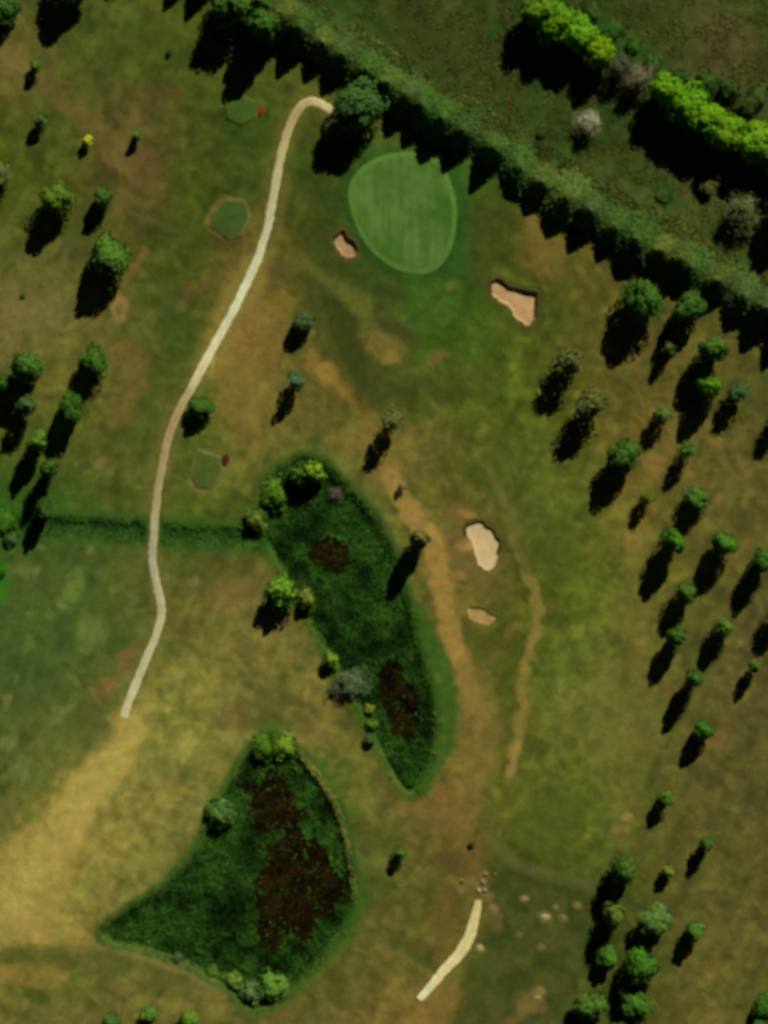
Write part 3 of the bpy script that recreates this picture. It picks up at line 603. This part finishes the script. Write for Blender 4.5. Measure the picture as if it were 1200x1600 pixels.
PROTO = {}
def proto(kind, k):
    if (kind, k) in PROTO: return PROTO[kind, k]
    r = np.random.default_rng(hash_id(kind) * 17 + k)
    if kind == 'broadleaf_tree': R, H, v = 3.6, 11., (trunk_mesh(11, 3.6, r), lobed_crown(3.6, 1.2, 11, 17, .5, 5200, .46, r))
    elif kind == 'young_tree': R, H, v = 1.25, 7., (trunk_mesh(7, 1.2, r, 5, thick=.09), lobed_crown(1.25, .9, 7, 9, .62, 1100, .34, r))
    elif kind == 'sparse_tree': R, H, v = 3.0, 11., (trunk_mesh(11, 3.0, r, 11, first=.12, thick=.16), lobed_crown(3.0, 1.2, 11, 18, .5, 1500, .46, r, scatter=.4, fill=.4))
    elif kind == 'bare_tree': R, H, v = 3.4, 8., (trunk_mesh(8, 3.4, r, 14, first=.1, thick=.2), lobed_crown(3.4, .8, 8, 14, .55, 2600, .6, r, scatter=.45, narrow=.22, fill=.4))
    elif kind == 'conifer_tree': R, H, v = 4.8, 10., (trunk_mesh(10, 2.2, r, 5), conifer_crown(4.8, 10., 5200, .55, r))
    else: R, H, v = 2.0, 3.2, (trunk_mesh(2.6, 1.7, r, 6, first=.05, thick=.09), lobed_crown(2.0, .25, 3.2, 10, .55, 1500, .36, r))
    PROTO[kind, k] = (R, H, *v); return PROTO[kind, k]
def hash_id(s): return sum(ord(ch) * (i + 3) for i, ch in enumerate(s))

count = 0
def plant(kind, px, py, r_px, L_px, rgb, label, group=None, cat=None):
    """a thing at picture position px, py: crown radius r_px and shadow length L_px in picture units"""
    global count
    count += 1; R, H, tm, cm = proto(kind, count % 6); rr = random.Random(count * 91 + 5)
    e = bpy.data.objects.new(kind, None); C.objects.link(e); e.empty_display_size = .5
    h = L_px / PX * math.tan(SUN_EL); s = r_px / PX / R
    e.location = (*W(px, py), hz(px, py)); e.rotation_euler = (0, 0, rr.uniform(0, 6.28)); e.scale = (s * rr.uniform(.84, 1.08), s * rr.uniform(.98, 1.24), h / H)
    e['label'] = label; e['category'] = cat or ('shrub' if kind == 'shrub' else 'tree')
    if group: e['group'] = group
    t = link('trunk', tm, e); c = link('crown', cm, e); v = rr.uniform(.82, 1.16); c.color = (*(lin(rgb) * (np.array([.80, .84, .74]) if kind == 'bare_tree' or rgb[0] > 150 else np.array([.86, .72, .68])) * np.array([v * rr.uniform(.92, 1.1), v, v])), 1)

B, Y_, Sp, Ba, Co, Sh = 'broadleaf_tree', 'young_tree', 'sparse_tree', 'bare_tree', 'conifer_tree', 'shrub'
MID, DARK, BRIGHT, LIME, PALE, DULL, GREY = (74,122,44), (56,100,40), (92,144,44), (92,152,28), (104,118,62), (70,106,56), (104,104,84)

# the long conifer row
row = 'conifers standing in the long hedgerow'
rr = random.Random(3)
TIPS = [(257,14),(290,32),(330,58),(368,80),(400,104),(432,122),(475,130),(503,150),(540,178),(572,196),(602,214),(628,230),(655,256),(690,273),(735,302),(790,307),(820,335),(854,370),(887,396),(932,410),(962,437),(1000,452),(1027,470),(1050,468),(1090,496),(1132,518),(1157,552),(1190,580),(1228,590),(1262,612)]
for tx, ty in TIPS:
    t = np.arange(30, 150, 1.); bx, by = tx + t * sx, ty - t * sy; k = int(np.argmax(by < np.interp(bx, RIDGE[:, 0], RIDGE[:, 1]) - 5))
    plant(Co, bx[k], by[k], rr.uniform(37, 50), t[k] * 1.04, rr.choice([(66,104,42), (72,108,44), (60,100,42), (80,106,46), (68,98,48)]), 'dark pointed conifer in the long hedgerow running past the putting green', row)

gN, gW, gE, gS, gL, gP = 'trees along the top left', 'trees left of the cart path', 'trees of the right-hand rough', 'trees at the lower right clump', 'trees of the lime-green belt', 'shrubs on the pond banks'
T = [
 (B,5,18,28,60,DARK,'dark tree cut off by the upper left corner of the view',gN),
 (B,112,-22,34,100,DARK,'tree beyond the top edge that throws the wide shadow near the corner',gN),
 (Y_,184,-36,12,45,MID,'small tree beyond the top edge between two big shadows',gN),
 (B,364,12,34,116,MID,'tall tree in front of the hedgerow at the top, first from the left',gN),
 (B,414,46,27,132,MID,'tall round tree with a clear dark green crown left of the hedgerow',gN),
 (B,558,172,38,114,(58,100,46),'big round tree overhanging the upper end of the cart path',None),
 (Y_,57,105,10,45,MID,'young tree beside the worn diagonal strip, nearest the top left corner',gW),
 (Y_,65,190,10,45,DULL,'young bluish green tree left of the yellow sapling',gW),
 (Y_,137,221,9,33,(186,190,36),'bright yellow sapling, the only yellow tree',gW),
 (Y_,215,213,7,38,MID,'thin small green sapling right of the yellow sapling',gW),
 (Sp,2,274,21,62,PALE,'pale thin-leaved tree cut by the left edge above the middle rows',gW),
 (B,92,314,25,92,(100,140,42),'bright yellow-green round tree left of the first tee box',gW),
 (B,162,310,16,64,MID,'smaller green tree right beside the bright round tree',gW),
 (B,171,404,35,100,MID,'large round tree with a broad black shadow above a bare tan patch',gW),
 (B,46,576,26,104,MID,'green tree at the top of the left pair of tree rows',gW),
 (B,147,566,25,66,(70,118,36),'green tree at the top of the row nearer the path, above the ditch',gW),
 (B,112,640,26,84,(58,104,34),'flat-topped dark green tree second in the row nearer the path',gW),
 (B,0,600,17,90,MID,'green tree cut by the left edge beside a pair of rows',gW),
 (Sp,44,634,21,92,DULL,'dim tree standing in the shade below the top tree of the outer row',gW),
 (B,62,690,17,96,BRIGHT,'bright small tree third in the row nearer the path',gW),
 (B,79,732,15,98,MID,'small tree with a long thin shadow running down to the ditch',gW),
 (Sh,4,815,20,16,(64,122,36),'green shrub at the left end of the ditch',None),
 (Sh,18,842,13,14,DULL,'dull shrub just below the left end of the ditch',None),
 (Sh,-4,890,15,14,(60,140,30),'bright green shrub cut by the left edge below the ditch',None),
 (B,70,797,17,72,DARK,'dark tree standing over the left part of the ditch',gW),
 (B,314,638,18,50,MID,'compact tree close to the bend of the cart path above a tee box',None),
 (B,475,504,19,52,(76,108,60),'dull green tree between cart path and putting green',None),
 (Y_,463,597,12,78,(72,114,68),'slim bluish tree with a long narrow shadow east of the path',None),
 (Sp,612,658,21,100,PALE,'pale thin tree with a ragged grey shadow above the upper pond',None),
 (Ba,627,762,7,24,GREY,'tiny leafless sapling in dry ground beside the upper pond',None),
 (B,656,842,17,104,(104,116,58),'pale olive tree casting its shadow across the upper pond edge',None),
 (Sh,36,462,5,5,DARK,'tiny dark bush alone in the dry grass at the left',None),
 (Sh,264,83,5,10,DARK,'tiny dark bush in open grass near the top',None),
 (Sh,432,770,18,38,BRIGHT,'bright bush on the upper left bank of the upper pond',gP),
 (Sh,401,812,15,24,(98,132,52),'leafy bush where the ditch meets the upper pond',gP),
 (Sh,468,742,17,62,MID,'green bush at the very top of the upper pond, left one',gP),
 (Sh,492,738,15,64,(120,168,40),'lime bush at the very top of the upper pond, right one',gP),
 (Ba,524,772,10,22,GREY,'small grey dead bush at the top right of the upper pond',gP),
 (Sh,440,925,24,66,(100,158,44),'big bright bush left of the upper pond with a forked black shadow',gP),
 (Sh,479,936,14,46,(108,144,56),'smaller paler bush touching the big bright bush',gP),
 (Sh,517,1030,13,34,(112,154,48),'yellow-green bush on the left bank midway down the upper pond',gP),
 (Ba,546,1066,24,42,(94,106,72),'grey-green bare bush on the left bank of the upper pond',gP),
 (Sh,577,1108,9,20,(116,150,50),'small lime bush low on the left bank, highest of three',gP),
 (Sh,581,1132,9,20,(100,140,50),'small green bush low on the left bank, middle of three',gP),
 (Sh,578,1156,9,14,DULL,'small dull bush low on the left bank, lowest of three',gP),
 (Sh,412,1166,16,28,(92,140,40),'green bush at the top of the lower pond, left one',gP),
 (Sh,444,1164,16,28,(112,154,48),'lighter bush at the top of the lower pond, right one',gP),
 (Sh,343,1270,20,38,(80,124,54),'round bush alone on the left bank of the lower pond',gP),
 (Sh,366,1534,14,24,(96,134,50),'bush at the bottom tip of the lower pond, leftmost of the cluster',gP),
 (Sh,392,1552,17,30,(96,128,76),'grey-green bush at the bottom tip of the lower pond beside a black shadow',gP),
 (Sh,428,1540,22,34,(88,138,52),'biggest bush at the bottom tip of the lower pond',gP),
 (Sh,277,1497,8,10,DULL,'tiny bush on the lower left bank of the lower pond',gP),
 (Sh,332,1520,11,12,(88,124,48),'low bush on the bottom bank left of the bush cluster',gP),
 (Sh,350,1528,9,12,MID,'small low bush between the low bush and the cluster',gP),
 (B,175,1596,17,50,(88,132,60),'pale green tree cut by the bottom edge, first from the left',None),
 (Y_,234,1584,12,44,MID,'small green tree at the bottom edge, second from the left',None),
 (B,297,1592,15,44,BRIGHT,'green tree at the bottom edge, third from the left',None),
 (Y_,625,1332,8,46,MID,'lone slim sapling between the lower pond and the gravel path',None),
 (Sh,736,1320,5,10,DARK,'tiny dark bush above the end of the gravel path',None),
 (B,1001,470,31,112,(64,116,38),'large dark green tree, the first below the hedgerow on the right',gE),
 (B,1074,483,27,98,(70,112,46),'large tree close under the hedgerow, right of the first one',gE),
 (Sp,1042,546,13,66,PALE,'small pale tree standing in the shadow of its big neighbour',gE),
 (B,1112,548,23,112,MID,'tall tree near the right end of the hedgerow with a very long shadow',gE),
 (B,1106,606,17,102,(84,150,36),'vivid green tree between two long shadows in the right rough',gE),
 (Sp,1150,612,21,76,DULL,'dull thin tree right of the vivid green tree',gE),
 (Sp,888,566,28,100,PALE,'pale thin tree, the upper of two on the fairway side',gE),
 (Sp,921,634,28,108,PALE,'pale thin tree, the lower of two on the fairway side',gE),
 (Sp,1033,648,17,64,(92,130,62),'light green thin tree above an orange bare patch',gE),
 (B,972,712,26,98,MID,'full dark tree with a two-humped shadow left of the orange bare patch',gE),
 (Sp,1071,704,16,78,(82,128,48),'thin tree right of the orange bare patch',gE),
 (Sp,1009,777,14,60,(108,134,44),'yellowish thin tree below the two-humped shadow',gE),
 (B,1087,780,20,60,(72,118,46),'tree with a short ragged shadow in the middle column',gE),
 (B,1048,846,20,106,(76,132,40),'tree at the head of the left column beside the fairway',gE),
 (B,1128,850,18,94,(76,132,42),'tree at the head of the middle column of the right rough',gE),
 (B,1188,876,20,96,(64,116,40),'tree at the head of the outer column near the right edge',gE),
 (B,1070,925,15,82,MID,'second tree down the left column beside the fairway',gE),
 (B,1056,993,18,90,MID,'third tree down the left column, with a leaf-shaped shadow',gE),
 (B,1128,980,16,80,(88,138,44),'second tree down the middle column of the right rough',gE),
 (B,1082,1058,15,106,(76,124,48),'fourth tree down the left column, its shadow broken in two',gE),
 (B,1096,1140,16,72,(62,122,34),'lowest tree of the columns, with a solid oval shadow',gE),
 (Y_,1177,1040,9,72,MID,'slim tree with a needle shadow near the right edge',gE),
 (Sp,1212,962,18,76,DULL,'thin tree beyond the right edge casting a brown shadow',gE),
 (Sp,1214,655,17,74,DULL,'thin tree beyond the right edge near the orange bare patch',gE),
 (Y_,1039,1244,13,60,(84,128,42),'lone small tree on the edge between fairway and lower right rough',gS),
 (Y_,1102,1315,11,70,MID,'slim tree with a long straight shadow in the open lower rough',gS),
 (Y_,1042,1360,9,40,(112,140,44),'yellowish sapling just above the lower right clump',gS),
 (B,972,1356,22,98,MID,'top tree of the lower right clump',gS),
 (B,957,1427,17,92,(104,142,54),'pale bright tree at the left side of the lower right clump',gS),
 (B,1022,1434,27,64,(92,134,60),'widest pale tree of the lower right clump, on its right side',gS),
 (Y_,1083,1452,14,64,MID,'small tree standing apart right of the lower right clump',gS),
 (B,947,1493,19,50,(74,124,42),'dark green tree in the middle of the clump, left side',gS),
 (B,1000,1507,28,90,(72,132,38),'big rounded green tree in the middle of the clump, right side',gS),
 (B,920,1568,25,62,(88,132,48),'broad tree at the bottom left of the clump',gS),
 (B,990,1568,25,72,(78,132,44),'wide flat-crowned tree at the bottom right of the clump',gS),
 (B,968,1604,15,50,MID,'tree half cut by the bottom edge below the clump',gS),
 (B,1197,1572,23,42,(66,124,34),'dark bright-edged tree cut by the lower right corner, upper one',None),
 (B,1186,1602,14,40,MID,'smaller tree cut by the lower right corner, lower one',None),
 (Ba,920,193,21,50,(176,174,146),'whitish blossoming bush alone in the field behind the hedgerow',None),
 (B,838,22,31,100,(98,150,36),'mixed green tree at the upper end of the lime-green belt',gL),
 (B,868,38,32,98,LIME,'vivid lime tree near the upper end of the belt',gL),
 (B,902,58,32,96,LIME,'vivid lime tree between the upper end and the grey bare tree',gL),
 (B,936,84,26,90,(116,162,22),'yellowest lime tree, next to the grey bare tree',gL),
 (Ba,968,108,24,62,GREY,'grey-brown bare tree in the gap of the belt, upper one',gL),
 (Ba,996,126,27,62,(110,108,84),'grey-brown bare tree in the gap of the belt, lower one',gL),
 (B,1040,144,30,96,LIME,'first lime tree below the grey bare trees',gL),
 (B,1070,168,33,100,LIME,'broad lime tree second below the grey bare trees',gL),
 (B,1102,190,34,100,(104,168,26),'broad lime tree third below the grey bare trees',gL),
 (B,1136,212,32,96,(98,152,30),'duller lime tree between two brighter ones near the right edge',gL),
 (B,1180,226,34,96,LIME,'lime tree at the right edge end of the belt',gL),
 (B,1216,252,32,96,LIME,'lime tree beyond the right edge end of the belt',gL),
 (Sh,926,18,17,14,(62,100,38),'low shrub behind the lime belt near the top edge',gL),
 (Sh,958,48,15,14,(58,106,36),'low shrub behind the yellowest lime tree',gL),
 (Sh,990,72,14,14,(60,106,36),'low shrub behind the grey bare trees, upper one',gL),
 (Sh,1022,98,14,14,(66,104,44),'low shrub behind the grey bare trees, lower one',gL),
 (Sh,1066,124,17,16,(58,100,36),'low shrub behind the first broad lime tree',gL),
 (Sh,1102,126,18,26,(58,98,36),'dark shrub behind the lime belt before the dark gaps',gL),
 (Sh,1138,140,21,30,(64,94,42),'rounded dark shrub among dark gaps behind the belt',gL),
 (Sh,1166,168,18,34,(60,88,40),'shrub in deep shade between lime trees and the dark shrubs',gL),
 (Sh,1184,150,20,24,(66,98,44),'outermost dark shrub behind the belt at the right edge',gL),
 (Sp,1106,292,17,26,(88,98,48),'small thin bush below the shadow of the lime belt',None),
 (Ba,1158,330,34,66,(96,112,68),'big grey-green bare bush at the right edge below the belt',None),
 (B,1228,330,32,104,DULL,'tree beyond the right edge throwing a black shadow near the hedgerow',None),
 (Sh,1036,306,15,8,(52,86,34),'low dark shrub in the field behind the hedgerow, left of the thin bush',None),
 (Sh,845,210,7,8,(52,86,34),'tiny dark shrub in the field close to the whitish bush',None),
]
for t in T:
    plant(*(t[:3] + (t[3] * 1.22,) + t[4:] if t[-1] == gP else t))

# ------------------------------------------------------------------ red flower beds, rubble, sandy mounds
def flower_bed(px, py, w, h, rot, rgb, lab):
    e = bpy.data.objects.new('flower_bed', None); C.objects.link(e); e.location = (*W(px, py), hz(px, py)); e.rotation_euler = (0, 0, math.radians(rot)); e['label'] = lab; e['category'] = 'flower bed'; e['group'] = 'red flower beds by the tees'
    n = 20; a = np.linspace(0, 2 * math.pi, n, endpoint=False); rx, ry = w / PX / 2, h / PX / 2
    V = [(rx * math.cos(t) * 1.1, ry * math.sin(t) * 1.1, -.05) for t in a] + [(rx * math.cos(t) * .9, ry * math.sin(t) * .9, .12) for t in a] + [(0, 0, .18)]
    F = [(i, (i + 1) % n, n + (i + 1) % n, n + i) for i in range(n)] + [(n + i, n + (i + 1) % n, 2 * n) for i in range(n)]
    me = bpy.data.meshes.new('soil'); me.from_pydata(V, [], F); me.materials.append(M_soil); link('soil', me, e)
    r = np.random.default_rng(px); m = 420; t = r.random(m) * 6.283; q = np.sqrt(r.random(m)); p = np.stack([q * rx * np.cos(t), q * ry * np.sin(t), .35 + .25 * r.random(m) * (1.1 - q)], 1); nr = r.normal(0, .35, (m, 3)); nr[:, 2] = 1
    V, F = quads(p, nr, r.uniform(.12, .25, m), .9, r); me = mesh_from('blossoms', V, F, M_red); tint_attr(me, r.uniform(.75, 1.2, m)); o = link('blossoms', me, e); o.color = (*lin(rgb), 1)
    m = 160; t = r.random(m) * 6.283; q = np.sqrt(r.random(m)); p = np.stack([q * rx * np.cos(t) * 1.05, q * ry * np.sin(t) * 1.05, .1 + .25 * r.random(m)], 1); nr = r.normal(0, .6, (m, 3)); nr[:, 2] += .6
    V, F = quads(p, nr, r.uniform(.12, .25, m), .6, r); me = mesh_from('leaves', V, F, M_leaf); tint_attr(me, r.uniform(.75, 1.2, m)); o = link('leaves', me, e); o.color = (*lin((50, 70, 28)), 1)
flower_bed(409, 173, 7, 14, -25, (150,52,44), 'vivid red flower bed near the top of the cart path')
flower_bed(352, 718, 11, 16, -20, (86,44,30), 'dull red flower bed beside the six-sided tee box')

def rock(name, px, py, r_px, up, rgb, lab, cat, grp, flat=.5, mat=None):
    import bmesh
    bm = bmesh.new(); bmesh.ops.create_icosphere(bm, subdivisions=2, radius=1.0); r = np.random.default_rng(int(px * 7 + py))
    for v in bm.verts:
        n = 1 + .22 * math.sin(3.1 * v.co.x + px) * math.cos(2.7 * v.co.y + py) + r.normal(0, .05); v.co *= n; v.co.x *= r_px / PX; v.co.y *= r_px / PX * (.8 + .3 * math.sin(px)); v.co.z = max(v.co.z, -.5) * up
    me = bpy.data.meshes.new(name); bm.to_mesh(me); bm.free(); me.materials.append(mat or plain_mat(name, rgb, .2, 2)); o = link(name, me, label=lab, category=cat, group=grp); o.location = (*W(px, py), hz(px, py)); return o
g = 'broken rubble at the end of the gravel path'
for px, py, rp, rgb, lab in ((758,1366,5,(132,106,76),'pinkish lump of rubble above the gravel path end, upper one'), (755,1378,4.5,(128,104,74),'pinkish lump of rubble above the gravel path end, lower one'),
    (748,1391,3.4,(160,148,108),'small whitish stone left of a pair just above the gravel path'), (758,1391,3.6,(160,148,112),'small whitish stone right of a pair just above the gravel path'), (772,1366,3,(140,98,68),'small brown stone right of the pinkish rubble'),
    (722,1376,4,(128,112,66),'weathered stone left of the pinkish rubble')):
    rock('rubble_stone', px, py, rp, .45, rgb, lab, 'stone', g)
g = 'pale sandy mounds in the dark rough'
for px, py, rp, rgb, lab in ((820,1404,5,(140,120,74),'pale sandy mound nearest the gravel path end, in the dark rough'), (852,1432,6.5,(164,140,94),'largest and brightest sandy mound in the dark rough'), (880,1434,4.5,(116,102,58),'dull sandy mound right of the brightest one'),
    (868,1418,4,(108,104,56),'faint sandy mound above the brightest one'), (750,1481,5,(160,144,86),'pale mound close beside the gravel path'), (840,1558,5,(160,134,86),'pale mound among scattered bare patches near the bottom')):
    rock('sandy_mound', px, py, rp, .12, rgb, lab, 'mound', g)
